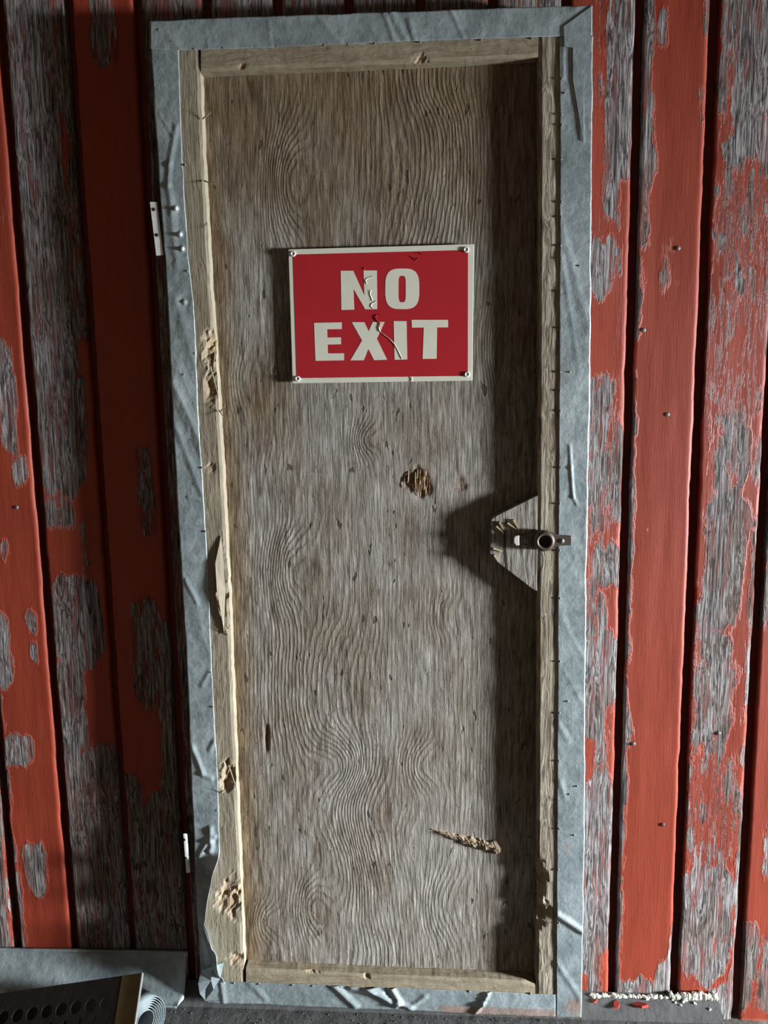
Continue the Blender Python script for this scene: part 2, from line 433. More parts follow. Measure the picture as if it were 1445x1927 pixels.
for k in range(-3, 12):
    if k in SPEC:
        planks[k] = plank(k, SPEC[k], base={8: -2.3, 9: -1.0, 7: -.9}.get(k, -1.4), zres=.006)
    else:
        planks[k] = plank(k, [(-.3, .86 if k % 2 else 1.3, -900, 2400, 1, .35)], base=.4, res=.012, zres=.03)

# the low sill along the wall
SX1 = float(at(1352, 1880, -.03)[0])
SILLH = .5*(float(at(1180, 1868, -TH-.002)[2]) + float(at(1320, 1872, -TH-.002)[2]))
def sill_z(y): return SILLH*min(1., max(0., (y+.068)/(.068-TH-.002)))      # it slopes up to the wall
sp = [(-.62, -.03), (-.62, -.001), (-.619, 0), (-.068, 0), (-TH-.002, SILLH), (-TH-.002, -.03)]
sill = mesh_obj('trim_1', [(x, y, z) for x in (-2.2, SX1) for y, z in sp],
                [(5, 4, 3, 2, 1, 0), (6, 7, 8, 9, 10, 11)] + [(i, (i+1) % 6, (i+1) % 6+6, i+6) for i in range(6)], M['sill'])
sill['kind'] = 'structure'

# ------------------------------------------------------------------ the door
YM, YW, YP = -.0755, -.0745, -.050       # metal, lumber and plywood faces
door = empty('door_1', tuple(at(740, 1895, YP))); door['kind'] = 'structure'
door['label'] = 'plywood door edged with galvanised sheet metal, closed against red boards'

# plywood panel with the run of its grain
def build_panel():
    px = np.linspace(350, 1040, 190); py = np.linspace(70, 1885, 480)
    # straight quad, sampled in the picture frame of the door plane
    PX, PY = np.meshgrid(px, py)
    sl = (PY-960)/1845*(-.0)                # door leans with its own edges
    left = 330 + (PY-90)*.0545; right = 1052 - (PY-90)*.006
    s = (PX-350)/690
    QX = left + (right-left)*s
    V = at(QX, PY, YP)
    x, y = QX, PY
    ph = x/9.0 + 1.6*fbm(x/160, y/520, 31, 3) + .8*fbm(x/60, y/260, 41, 2)
    ring = np.clip(.16 + 1.1*fbm(x/150, y/300, 55, 3), .02, .8)
    knots = [  # x, y, sx, sy, amplitude, ring strength
        (548, 345, 42, 105, 7.5, 1), (800, 300, 90, 210, -5.5, 1.), (830, 160, 70, 60, 3.0, .6), (955, 650, 45, 90, 6, .8), (690, 828, 26, 30, 3.5, 1),
        (548, 1075, 50, 85, 7.0, 1), (650, 1130, 70, 90, -2.0, .4), (590, 1290, 90, 160, 4.5, 1), (640, 1440, 60, 55, -6.5, 1), (690, 1530, 55, 120, 5.0, 1.),
        (640, 1640, 50, 90, -4.0, .9), (592, 1705, 34, 55, 5.5, 1), (505, 1735, 30, 36, 3.6, .9), (835, 1705, 45, 70, 4.6, .8), (790, 1440, 36, 46, 4.6, .8),
        (840, 1160, 40, 40, 2.0, .5), (770, 1590, 30, 60, 2.6, .5), (460, 720, 30, 60, 3.0, .6), (700, 1800, 60, 60, -2.5, .9), (960, 1450, 40, 120, 4, .6), (520, 900, 60, 70, 2.4, .4)]
    for kx, ky, sx, sy, a, rs in knots:
        e = np.exp(-((x-kx)/sx)**2 - ((y-ky)/sy)**2)
        ph = ph + a*e
        ring = np.maximum(ring, rs*np.clip(np.exp(-((x-kx)/sx/1.5)**2-((y-ky)/sy/1.5)**2)*1.3, 0, 1))
    lx = 385 + (y-140)*.0478
    stain_shade = np.clip(1-(x-lx-12-10*fbm(y/60, y*0, 3, 3))/42, 0, 1)*.95
    stain_shade = np.maximum(stain_shade, .95*np.clip(1.15-(y-150)/380 + .7*fbm(x/120, y/180, 8, 3), 0, 1))
    stain_shade = np.maximum(stain_shade, .5*np.clip((x-900)/110, 0, 1)*np.clip(.6+fbm(x/90, y/200, 12, 3), 0, 1))  # brown of the latch stile's cast shadow, painted along this side
    stain_shade = np.maximum(stain_shade, .8*np.exp(-((x-480)/40)**2-((y-760)/80)**2))
    raw = .9*np.clip(1.4-(((x-785)/33)**2+((y-907)/26)**2)**.5*1.2+.9*fbm(x/9, y/30, 4, 3), 0, 1)
    raw = np.maximum(raw, .7*np.clip(1.3-(((x-502)/5)**2+((y-1385)/42)**2)**.5+.6*fbm(x/9, y/20, 6, 2), 0, 1))
    raw = np.maximum(raw, .5*np.clip(1.-(((x-868)/20)**2+((y-912)/22)**2)**.5+.8*fbm(x/7, y/20, 14, 2), 0, 1))
    pit = .006*np.clip(raw*1.3-.2, 0, 1)
    relief = .0009*fbm(x/28, y/60, 71, 3) + .0005*fbm(x/9, y/22, 81, 2)
    relief = relief*(1+1.6*np.clip(1-(x-lx)/170, 0, 1)*(y > 650))
    V[..., 1] += pit - relief
    m, n = x.shape
    v = list(V.reshape(-1, 3)); f = [tuple(q) for q in grid_faces(m, n, True)]
    b = len(v)
    cor = [0, n-1, m*n-1, (m-1)*n]
    for c in cor: v.append(V.reshape(-1, 3)[c]*[1, 0, 1] + [0, -.038, 0])
    f += [(b, b+1, b+2, b+3)]
    A = {'phase': ph, 'ring': ring, 'stain_shade': stain_shade, 'raw': raw}
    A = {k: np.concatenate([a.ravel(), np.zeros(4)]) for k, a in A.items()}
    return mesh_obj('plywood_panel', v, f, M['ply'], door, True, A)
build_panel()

def interp(pts, q, ax=1):
    p = np.array(pts, float); o = 1-ax
    return np.interp(q, p[:, ax], p[:, o])

def bar_member(name, inner, outer, lo, hi, vertical, mat, dents=(), jag=.6, seed=0, cols=16, step=5., side=1, depth=YP-YW):
    """a length of lumber: a gridded front between two outlines and sides that run back to the plywood"""
    q = np.arange(lo, hi+step, step); q[-1] = hi
    a = interp(inner, q, 1 if vertical else 0); b = interp(outer, q, 1 if vertical else 0)
    s = np.linspace(0, 1, cols)
    Q = np.repeat(q[:, None], cols, 1); Wd = a[:, None]*(1-s) + b[:, None]*s
    Wd = Wd + jag*fbm(Q/18, Q*0+seed, seed, 3)*np.exp(-s*14)[None, :]*3
    PX, PY = (Wd, Q) if vertical else (Q, Wd)
    V = at(PX, PY, YW)
    raw = np.zeros(PX.shape); d = np.zeros(PX.shape)
    for (dx, dy, rx, ry, dep) in dents:
        rr = (((PX-dx)/rx)**2 + ((PY-dy)/ry)**2)**.5
        e = np.clip(1.25-rr+.7*fbm(PX/6, PY/11, seed+3, 3), 0, 1)
        d = np.maximum(d, e*dep*(1+.9*fbm(PX/4, PY/9, seed+5, 2))); raw = np.maximum(raw, np.clip(e*1.3, 0, 1))
    d = d + .0006*fbm(PX/25, PY/40, seed+9, 3)
    # rounded arris
    d = d + .0018*np.clip(1-s*(abs(a-b).mean())/2.5, 0, 1)[None, :]
    V[..., 1] += d
    m, n = PX.shape
    back = V[:, 0, :].copy(); back[:, 1] = YP
    backo = V[:, -1, :].copy(); backo[:, 1] = YP
    allv = np.concatenate([back[:, None], V, backo[:, None]], 1); n2 = n+2
    rw = np.concatenate([raw[:, :1]*.5, raw, raw[:, -1:]], 1)
    f = [tuple(x) for x in grid_faces(m, n2)]
    f += [tuple(range(n2)), tuple(range(m*n2-1, (m-1)*n2-1, -1))]
    o = mesh_obj(name, allv, f, mat, door, False, {'raw': rw})
    bm = bmesh.new(); bm.from_mesh(o.data); bmesh.ops.recalc_face_normals(bm, faces=bm.faces)
    bm.to_mesh(o.data); bm.free()
    return o

DL = [(281, 38), (299, 330), (316, 560), (331, 900), (349, 1200), (361, 1480), (371, 1720), (379, 1830), (384, 1886)]     # door's outer edges
DR = [(1116, 8), (1113, 300), (1110, 700), (1105, 960), (1102, 1120), (1100, 1500), (1097, 1750), (1094, 1916)]
DT = [(280, 40), (1117, 10)]; DB = [(380, 1885), (1094, 1916)]
ins = lambda P, dx, dy: [(x+dx, y+dy) for x, y in P]
LA = [(373, 100), (376, 138), (379, 230), (388, 400), (397, 560), (404, 640), (411, 760), (421, 930), (429, 1090), (435, 1240), (442, 1400), (448, 1560), (454, 1700), (458, 1800), (459, 1850)]
bar_member('stile', LA, ins(DL, 3, 0), 44, 1880, True, M['stile'],
           [(398, 655, 14, 34, .010), (397, 725, 10, 30, .006), (414, 1105, 10, 66, .006), (430, 1462, 14, 26, .012), (436, 1690, 26, 32, .010), (447, 1805, 14, 14, .005), (398, 880, 7, 9, .003)], seed=2)
RA = [(1014, 60), (1014, 300), (1013, 700), (1012, 1000), (1011, 1400), (1010, 1600), (1012, 1660), (1009, 1760), (1008, 1880)]
bar_member('stile', RA, ins(DR, -3, 0), 16, 1905, True, M['stile_r'],
           [(1013, 1655, 14, 36, .016), (1016, 1715, 20, 18, .012), (1010, 1740, 12, 12, .008)], seed=11)
TA = [(376, 135), (700, 122), (1015, 107)]
bar_member('rail', TA, ins(DT, 0, 3), 378, 1013, False, M['rail'], [(790, 112, 12, 9, .003), (455, 124, 8, 5, .002)], seed=21, cols=14, jag=.15)
BA = [(463, 1821), (700, 1833), (900, 1841), (985, 1846), (1008, 1853)]
bar_member('rail', BA, ins(DB, 0, -4), 463, 1007, False, M['rail'], [(590, 1826, 16, 3, .004), (690, 1836, 10, 4, .004)], seed=31, cols=12, jag=.2)
# the mating lumber on the back of the door
for b0, b1 in (((285, 60), (390, 1850)), ((1020, 60), (1020, 1850))):
    A, B = at(b0[0]+12, b0[1], -.03), at(b1[0], b1[1], -.03)
    prism('back_batten', [(A[0]+.012, A[2]), (A[0]+.062, A[2]), (B[0]+.062, B[2]), (B[0]+.012, B[2])], -.038, -.0235, M['stile'], door)

# galvanised edging
def crease(PX, PY, cs):
    d = np.zeros(PX.shape)
    for (x0, y0, x1, y1, w, a) in cs:
        dx, dy = x1-x0, y1-y0; l2 = dx*dx+dy*dy
        t = np.clip(((PX-x0)*dx+(PY-y0)*dy)/l2, 0, 1)
        ds = np.hypot(PX-x0-t*dx, PY-y0-t*dy)
        d += a*(.55 if y0 < 1500 else .9)*np.clip(1-ds/w, 0, 1)
    return d

def metal_strip(name, inner, outer, lo, hi, vertical, cs=(), seed=0, cols=26, step=3.5, rust=None, extra=None, wave=.0009, ret=True, lift=0.):
    q = np.arange(lo, hi+step, step); q[-1] = hi
    a = interp(inner, q, 1 if vertical else 0); b = interp(outer, q, 1 if vertical else 0)
    s = np.linspace(0, 1, cols)
    Q = np.repeat(q[:, None], cols, 1); Wd = a[:, None]*(1-s) + b[:, None]*s
    Wd = Wd + 1.0*fbm(Q/30, Q*0+seed, seed, 4)*(1-s)[None, :] + 1.6*fbm(Q/45, Q*0+seed, seed+4, 3)*s[None, :]
    PX, PY = (Wd, Q) if vertical else (Q, Wd)
    d = crease(PX, PY, cs) + wave*fbm(PX/45, PY/70, seed+2, 3) + wave*.35*np.abs(fbm(PX/22, PY/30, seed+6, 2))
    d = np.maximum(d, -.0001) + lift
    if extra is not None: d = d + extra(PX, PY, np.repeat(s[None, :], len(q), 0))
    V = at(PX, PY, YM); V[..., 1] -= d
    rows = [V]
    ru = np.zeros(PX.shape) if rust is None else rust(PX, PY)
    rl = [ru]
    if ret:
        e = V[:, -1:, :]
        for yy in (-.0735, -.064, -.047, -.0245):
            e2 = e.copy(); e2[..., 1] = yy; rows.append(e2); rl.append(ru[:, -1:])
    A = np.concatenate(rows, 1); ra = np.concatenate(rl, 1); m, n = ra.shape
    o = mesh_obj(name, A, grid_faces(m, n), M['metal'], door, True, {'rust': ra}, solid=.0006)
    bm = bmesh.new(); bm.from_mesh(o.data); bmesh.ops.recalc_face_normals(bm, faces=bm.faces); bm.to_mesh(o.data); bm.free()
    return o

nail_me = None
def nail(px, py, y, parent, r=.0022, mat='nail', h=.0012):
    global nail_me
    p = at(px, py, y)
    key = ('nail_head', mat)
    if nail_me is None or key not in nail_me:
        nail_me = nail_me or {}
        o = lathe('nail_head', [(0, 1.), (.45, .92), (.8, .65), (1, .2), (1, -1)], M[mat], None, (0, 0, 0), n=10)
        nail_me[key] = o.data; bpy.data.objects.remove(o)
    o = bpy.data.objects.new('nail_head', nail_me[key]); link(o, parent)
    off = np.zeros(3)
    if parent is not None: off = np.array(parent.location) if parent.parent is None else np.array(parent.parent.location)
    o.location = p-off; o.scale = (r, h, r)
    return o

LI = [(336, 80), (337, 130), (345, 330), (354, 480), (363, 560), (368, 640), (372, 760), (383, 930), (392, 1090), (398, 1240), (405, 1380), (411, 1480), (413, 1590), (414, 1612), (401, 1650), (393, 1700), (385, 1738), (396, 1750), (411, 1775), (419, 1805), (423, 1835), (424, 1886)]
def left_curl(PX, PY, s):
    w = np.clip((PY-1600)/25, 0, 1)*np.clip((1850-PY)/40, 0, 1)
    inner = np.clip(1-s*1.15, 0, 1)
    curl = .028*w*inner**1.6*(.75+.9*fbm(PY/34, PY*0, 77, 2))
    belly = -.0*s
    buck = .008*np.clip((PY-1735)/20, 0, 1)*np.clip((1850-PY)/30, 0, 1)*np.sin(np.clip(s, 0, 1)*pi*1.6+PY/70)
    dents = 0
    for nx, ny in ((331, 392), (339, 441), (343, 468), (347, 568), (398, 1582), (393, 1600), (404, 1575)):
        dents = dents + .0030*np.exp(-((PX-nx)/7)**2-((PY-ny)/7)**2)*np.cos(np.hypot(PX-nx, PY-ny)/3.2)
    return curl + np.maximum(buck, 0) + dents
ml = metal_strip('metal_edging', LI, DL, 40, 1884, True,
    [(332, 240, 319, 310, 8, .0030), (319, 310, 317, 350, 8, .0036), (317, 350, 325, 400, 9, .0030), (322, 400, 332, 500, 12, .002), (300, 215, 325, 255, 5, .0014),
     (326, 720, 385, 850, 16, .0042), (330, 800, 380, 930, 9, .0022), (334, 690, 372, 775, 12, .0016), (354, 935, 384, 944, 5, .003), (350, 1092, 372, 1135, 6, .003),
     (345, 1080, 398, 1240, 18, .0016), (395, 1262, 380, 1290, 7, .003), (362, 1405, 382, 1455, 7, .005), (378, 1455, 398, 1465, 6, .004), (404, 1395, 396, 1410, 7, .004),
     (330, 560, 366, 690, 14, .0018), (362, 1485, 412, 1493, 5, .002), (396, 1560, 398, 1600, 8, .005), (375, 1610, 393, 1580, 7, .004)], seed=3, extra=left_curl, wave=.0013)
mt = metal_strip('metal_edging', [(282, 92), (330, 96), (500, 90), (700, 82), (800, 77), (1050, 69), (1113, 66)], DT, 282, 1114, False,
    [(723, 25, 742, 80, 7, .0020), (735, 22, 765, 78, 10, .0026), (845, 12, 872, 72, 6, .0026), (770, 40, 782, 85, 8, .003), (505, 40, 510, 90, 4, .0010), (385, 50, 392, 90, 4, .001),
     (905, 45, 908, 72, 4, .001), (1062, 52, 1115, 12, 4, .0022), (320, 70, 340, 96, 12, .002), (600, 35, 640, 80, 6, .0008)], seed=5, wave=.0008, lift=.0009,
    rust=lambda X, Y: .45*np.exp(-((X-325)/40)**2-((Y-75)/22)**2))
mr = metal_strip('metal_edging', [(1052, 70), (1053, 300), (1052, 620), (1050, 1000), (1048, 1500), (1046, 1912)], DR, 68, 1914, True,
    [(1085, 50, 1098, 265, 4, .0016), (1060, 150, 1060, 88, 3, .0016), (1060, 440, 1108, 620, 10, .0014), (1056, 480, 1090, 700, 8, .0012), (1072, 838, 1074, 880, 5, .0028), (1074, 880, 1078, 935, 5, .0034), (1078, 935, 1086, 950, 4, .003),
     (1056, 1160, 1098, 1240, 10, .0014), (1060, 1260, 1100, 1330, 9, .0012), (1054, 1470, 1062, 1500, 8, .002), (1050, 1360, 1070, 1395, 8, .0018), (1048, 1720, 1096, 1752, 8, .0052), (1048, 1812, 1092, 1880, 8, .0014), (1098, 1010, 1104, 960, 9, .0012), (1099, 1120, 1102, 1040, 6, .001)],
    seed=8, wave=.0009, lift=.0004, rust=lambda X, Y: .75*np.exp(-((X-1080)/26)**2-((Y-1895)/26)**2)+.45*np.exp(-((X-1072)/18)**2-((Y-1600)/30)**2))
mb = metal_strip('metal_edging', [(392, 1846), (600, 1853), (800, 1861), (1050, 1872)], DB, 388, 1046, False,
    [(416, 1846, 422, 1888, 6, .0028), (625, 1852, 668, 1892, 10, .0050), (690, 1856, 745, 1890, 9, .0080), (660, 1858, 720, 1866, 8, .005), (735, 1857, 752, 1885, 7, .0075), (745, 1885, 775, 1897, 7, .005),
     (918, 1868, 908, 1888, 6, .0065), (908, 1888, 894, 1904, 6, .0065), (575, 1870, 576, 1892, 3, .001), (470, 1850, 500, 1880, 8, .0015), (770, 1895, 800, 1875, 7, .003)],
    seed=13, wave=.0010, rust=lambda X, Y: np.clip((X-770)/90, 0, 1)*np.clip((Y-(1884+(X-780)*.045))/8, 0, 1)*.9)
# torn flap of sheet at the lower hinge corner
fl = [(378, 1828, .010), (400, 1818, .016), (421, 1812, .006), (415, 1840, .012), (402, 1862, .020), (386, 1882, .004), (376, 1870, .016), (373, 1850, .022)]
cv = at(397, 1845, YM-.020)
fv = [cv] + [at(x, y, YM-d) for x, y, d in fl]
mesh_obj('torn_flap', fv, [(0, i, i % 8+1) for i in range(1, 9)], M['metal'], door, False, {'rust': np.zeros(9)}, solid=.0006)
# mitred overlap at the upper latch corner
ov = [(1061, 50), (1113, 12), (1111, 90), (1098, 150), (1097, 265), (1078, 150), (1078, 90), (1062, 88)]
prism('corner_lap', [(lambda p: (p[0], p[2]))(at(x, y, YM-.0022)) for x, y in ov], YM-.0030, YM-.0016, M['metal'], door)
# tacks that hold the edging
for i, y in enumerate((148, 215, 235, 300, 380, 408, 462, 486, 548, 617, 700, 735, 773, 880, 948, 1036, 1126, 1245, 1342, 1432, 1560, 1637, 1737, 1815)):
    nail(1057 - (y-150)*.004 + random.uniform(-1, 1), y, YM-.0018, mr, .0021)
for x, y in ((1062, 175), (1090, 163), (1072, 1495), (1080, 1572), (1068, 1320), (1086, 1480), (1072, 700), (1090, 500)): nail(x, y, YM-.0018, mr, .0017)
for x in (365, 420, 520, 610, 655, 705, 790, 905, 1000): nail(x, 92-(x-365)*.032, YM-.0008, mt, .0019)
for x in (440, 487, 550, 588, 640, 705, 883, 998): nail(x, 1850+(x-440)*.036, YM-.0008, mb, .0023)
for x, y in ((331, 392), (339, 441), (343, 468)): nail(x, y, YM-.004, ml, .0038, 'zinc', .002)
for x, y in ((348, 310), (352, 510), (366, 665), (380, 880), (386, 1000), (394, 1110), (396, 1265), (400, 1330), (408, 1525), (299, 56), (322, 78), (345, 705)): nail(x, y, YM-.001, ml, .002)

# wooden block under the latch, with its crack
blk = [(1012, 932), (1006, 934), (938, 968), (923, 977), (921, 1047), (938, 1060), (1003, 1110), (1011, 1113)]
bo = prism('latch_block', [(lambda p: (p[0], p[2]))(at(x, y, YW+.001)) for x, y in blk], YW+.001, YP, M['block'], door, .0015)
cr = [(947, 1000), (950, 1000), (953, 1040), (956, 1072), (952, 1070), (949, 1040)]
prism('crack', [(lambda p: (p[0], p[2]))(at(x, y, YW)) for x, y in cr], YW+.0006, YW+.002, M['dark'], bo)
for (x0, y0, x1, y1) in ((934, 990, 948, 1004), (940, 982, 946, 996), (955, 984, 972, 996), (966, 978, 978, 1000), (928, 1032, 946, 1038), (930, 1044, 936, 1056)):
    A, B = at(x0, y0, YW-.0006), at(x1, y1, YW-.0025); n_ = np.array([B[2]-A[2], 0, -(B[0]-A[0])]); n_ = n_/np.linalg.norm(n_)*.0016
    prism('splinter', [(A[0]-n_[0], A[2]-n_[2]), (B[0]-n_[0]*.2, B[2]-n_[2]*.2), (B[0]+n_[0]*.2, B[2]+n_[2]*.2), (A[0]+n_[0], A[2]+n_[2])], YW-.003, YW+.002, M['straw'], bo)

# cast pull with a ring boss
yL = YM-.004
hp = lambda x, y: (lambda p: (p[0], p[2]))(at(x, y, yL))
latch = prism('ring_pull', [hp(*q) for q in ((974, 1007), (986, 1006), (1006, 1001), (1022, 997), (1040, 1002), (1054, 1008), (1075, 1008), (1075, 1026), (1056, 1026), (1038, 1031), (1022, 1036), (1006, 1031), (988, 1026), (974, 1025))], yL-.004, YM-.0005, M['iron'], door, .0012)
lathe('ring_boss', [(.0205, .000), (.0205, .006), (.0185, .011), (.0150, .0135), (.0120, .0125), (.0105, .009), (.0100, .002)], M['iron'], latch, at(1023, 1017, yL-.002), n=28)
lathe('boss_hole', [(.0101, .0002), (.0, .0002)], M['dark'], latch, at(1023, 1017, yL-.0055), n=24)
prism('bent_tip', [hp(*q) for q in ((966, 1011), (969, 1007), (976, 1006), (976, 1025), (970, 1025), (966, 1020))], yL-.0095, yL+.002, M['bright'], latch, .001)
for x, y in ((990.5, 1017), (1057, 1018)):
    sc = lathe('screw', [(0, .0018), (.0035, .0015), (.005, .0002), (.005, -.001)], M['nail'], latch, at(x, y, yL-.004), n=14)
    p = at(x, y, yL-.006)
    prism('screw_slot', [(p[0]-.0006, p[2]-.0032), (p[0]+.0006, p[2]-.0032), (p[0]+.0006, p[2]+.0032), (p[0]-.0006, p[2]+.0032)], p[1]-.0001, p[1]+.0006, M['dark'], latch)
A = at(1022, 1000, YW); 

# hinges: a pale leaf on a pin standing clear of the hinge edge
def hinge(quad, pinx, mat, yf):
    P = [at(x, y, yf) for x, y in quad]
    back = [p+np.array([.004, .0012, 0]) for p in P]
    h = mesh_obj('hinge', P+back, [(0, 3, 2, 1), (4, 5, 6, 7), (0, 1, 5, 4), (1, 2, 6, 5), (2, 3, 7, 6), (3, 0, 4, 7)], mat, door)
    t, b = P[1], P[2]
    n = 3
    for i in range(n):
        c0 = t + (b-t)*(i+.04)/n; c1 = t + (b-t)*(i+.96)/n
        ax = Vector(c1-c0)
        lathe('knuckle', [(0, 0), (.0045, 0), (.0045, ax.length), (0, ax.length)], M['iron'], h, c0+np.array([.004, .012, 0]), ax, 10)
    for f_ in (.14, .62):
        p = t*(1-f_)+b*f_ - np.array([.003, .0, 0])
        lathe('screw_hole', [(0, .0006), (.0032, .0006), (.0032, -.001)], M['dark'], h, p, (0, -1, 0), 10)
    return h
hinge([(282, 380), (291, 380), (303, 480), (294, 481)], 0, M['zinc'], -.074)
hinge([(345, 1569), (348.5, 1570), (354, 1642), (350.5, 1643)], 0, M['zinc'], -.074)
q = [(349, 1572), (362, 1568), (367, 1640), (355, 1643)]
lp = prism('hinge_leaf', [(lambda p: (p[0], p[2]))(at(x, y, -.064)) for x, y in q], -.065, -.062, M['iron'], door)

# torn places on the plywood
for i in range(26):
    x = random.gauss(787, 13); y0 = random.uniform(882, 902); y1 = y0+random.uniform(14, 34)
    dx = random.uniform(-3, 3); wd = random.uniform(.7, 1.7)
    pts = [(x, y0), (x+wd, y0+2), (x+dx*.4+wd, y1-3), (x+dx*.4, y1)]
    d0, d1 = random.uniform(0, .002), random.uniform(.002, .007)
    v = [at(pts[0][0], pts[0][1], YP+d0-.0005), at(pts[1][0], pts[1][1], YP-.001), at(pts[2][0], pts[2][1], YP-d1+.002), at(pts[3][0], pts[3][1], YP-d1*.5+.001)]
    mesh_obj('splinter', v, [(0, 1, 2, 3)], M['straw'] if i % 3 else M['raw'], door, solid=.0008)
# rough ridge of torn fibres lower down
def ridge():
    t = np.linspace(0, 1, 60); s = np.linspace(0, 2*pi, 14)
    T, A = np.meshgrid(t, s, indexing='ij')
    cx_ = 812+T*132; cy_ = 1560+T*30+6*np.sin(T*2.2)
    r = (2.+10.*T**.8*(1-.15*np.sin(T*40)))*(1+.55*fbm(T*34, A*2.2, 3, 2))*np.clip((1.02-T)*14, 0, 1)
    V = at(cx_+r*.35*np.sin(A), cy_+r*np.sin(A), YP)
    V[..., 1] -= .0006*r*np.maximum(np.cos(A), -.3) + .0008*T
    return mesh_obj('torn_ridge', V, grid_faces(60, 14), M['ridge'], door, False)
rd = ridge()
for i in range(22):
    t = random.random(); x = 815+t*125; y = 1561+t*31+6*sin(t*2.2)+random.uniform(-5, 5)*t; l = random.uniform(3, 7)
    a = random.uniform(-.7, .7)
    A, B = at(x, y, YP-.003-.004*t), at(x+l*cos(a), y+l*sin(a)+3, YP-.006-.004*t); w_ = np.array([0, .0004, .0011])
    mesh_obj('splinter', [A-w_, B-w_*.4, B+w_*.4, A+w_], [(0, 1, 2, 3)], M['straw'], door, solid=.0007)
# splinters and shavings along the hinge stile
for (x, y, x1, y1) in ((381, 224, 397, 211), (384, 340, 398, 346), (404, 420, 410, 432), (415, 775, 424, 762), (413, 772, 420, 785), (407, 640, 402, 690), (392, 655, 398, 700), (396, 690, 410, 742), (425, 1465, 438, 1430),
                       (430, 1440, 442, 1475), (423, 1190, 434, 1175), (412, 1492, 424, 1486), (1012, 850, 1018, 862), (430, 1195, 424, 1180)):
    A, B = at(x, y, YW-.001), at(x1, y1, YW-.009); d = B-A; n_ = np.cross(d, [0, 1, 0]); n_ = n_/np.linalg.norm(n_)*.0014
    mesh_obj('splinter', [A-n_, B-n_*.3, B+n_*.3, A+n_], [(0, 1, 2, 3)], M['straw'], door, solid=.0009)
# lifted flake on the hinge stile
v = [at(416, 1008, YW-.001), at(405, 1060, YW-.006), at(408, 1110, YW-.008), at(420, 1180, YW-.003), at(421, 1190, YW), at(424, 1110, YW), at(420, 1040, YW)]
mesh_obj('lifted_flake', v, [(0, 1, 6), (1, 2, 5, 6), (2, 3, 4, 5)], M['stile'], door, solid=.001)
# staples in the panel near the latch stile
for y in (195, 372, 530, 700, 1315, 1458, 1576, 1682):
    A = at(992, y, YP-.001); prism('staple', [(A[0], A[2]), (A[0]+.009, A[2]+.001), (A[0]+.009, A[2]+.0024), (A[0], A[2]+.0014)], YP-.0016, YP+.001, M['iron'], door)

# ------------------------------------------------------------------ the sign
ZS = 480/1445.0
def zs(x, y): return (480+x*ZS, 420+y*ZS)
YS = YP-.0085
sq = [(188, 148), (1240, 118), (1231, 892), (212, 907)]
c0 = at(*zs(715, 905), YS)
sign = empty('no_exit_sign', (c0[0], YS, c0[2]))
tag(sign, 'red and cream metal sign reading NO EXIT, nailed to the plywood panel', 'sign')
flat = lambda pts, y: [(lambda p: (p[0], p[2]))(at(*zs(a, b), y)) for a, b in pts]
sb = prism('sign_plate', flat(sq, YS), YS, YS+.0012, M['cream'], sign, .0006)
prism('red_field', flat([(214, 178), (1206, 152), (1205, 865), (236, 878)], YS), YS-.0003, YS+.0002, M['red'], sign)
def letter(pts): return prism('letter', flat(pts, YS), YS-.0006, YS-.0001, M['cream'], sign)
letter([(485, 270), (556, 270), (619, 410), (614, 268), (690, 268), (692, 487), (624, 488), (557, 372), (562, 490), (489, 492)])
letter([(334, 565), (491, 562), (491, 600), (408, 601), (410, 648), (486, 647), (487, 686), (411, 688), (413, 738), (504, 737), (504, 777), (342, 780)])
letter([(548, 561), (619, 561), (643, 612), (667, 560), (734, 560), (690, 655), (748, 774), (674, 776), (641, 712), (616, 777), (540, 777), (606, 665)])
letter([(785, 555), (858, 555), (862, 772), (790, 774)])
letter([(886, 548), (1093, 548), (1093, 590), (1031, 591), (1028, 768), (949, 769), (955, 591), (889, 592)])
def ring_letter():
    n = 48; out = []; inn = []
    for i in range(n):
        t = 2*pi*i/n
        se = lambda v, e: math.copysign(abs(v)**e, v)
        out.append((833.5+96.5*se(cos(t), .62), 372+115*se(sin(t), .62)))
        inn.append((832.5+20.5*se(cos(t), .55), 373+75*se(sin(t), .42)))
    P = [at(*zs(*q), YS-.0006) for q in out+inn] + [at(*zs(*q), YS-.0001) for q in out+inn]
    f = []
    for i in range(n):
        j = (i+1) % n
        f += [(i, j, n+j, n+i), (i, 2*n+i, 2*n+j, j), (n+i, n+j, 3*n+j, 3*n+i)]
    o = mesh_obj('letter', P, f, M['cream'], sign)
    bm = bmesh.new(); bm.from_mesh(o.data); bmesh.ops.recalc_face_normals(bm, faces=bm.faces); bm.to_mesh(o.data); bm.free()
ring_letter()
for x, y in ((216, 174), (1196, 151), (1201, 856), (242, 881)):
    p = at(*zs(x, y), YS)
    nl = lathe('nail', [(0, .0016), (.0030, .0016), (.0034, .0028), (.0044, .0028), (.0052, .0012), (.0052, .0002), (.0016, -.001), (.0016, -.010)], M['zinc'], sign, p, n=16)
def wrinkle(pts, w, mat, h=.0011):
    V = []; f = []
    for i, (a, b) in enumerate(pts):
        ww = w*(.3 if i in (0, len(pts)-1) else random.uniform(.6, 1.2))
        for dx, dh in ((-ww, .0002), (0, h), (ww, .0002)): V.append(at(*zs(a+dx, b+dx*.3), YS-.0004-dh))
    for i in range(len(pts)-1):
        for k in range(2): f.append((i*3+k, i*3+k+1, i*3+k+4, i*3+k+3))
    mesh_obj('wrinkle', V, f, mat, sign)
wrinkle([(668, 300), (640, 310), (625, 322), (632, 345), (655, 347)], 4, M['cream'])
wrinkle([(640, 385), (655, 380), (650, 400), (658, 420), (665, 440)], 4, M['cream'])
wrinkle([(690, 440), (662, 455), (655, 470), (672, 486)], 4, M['cream'])
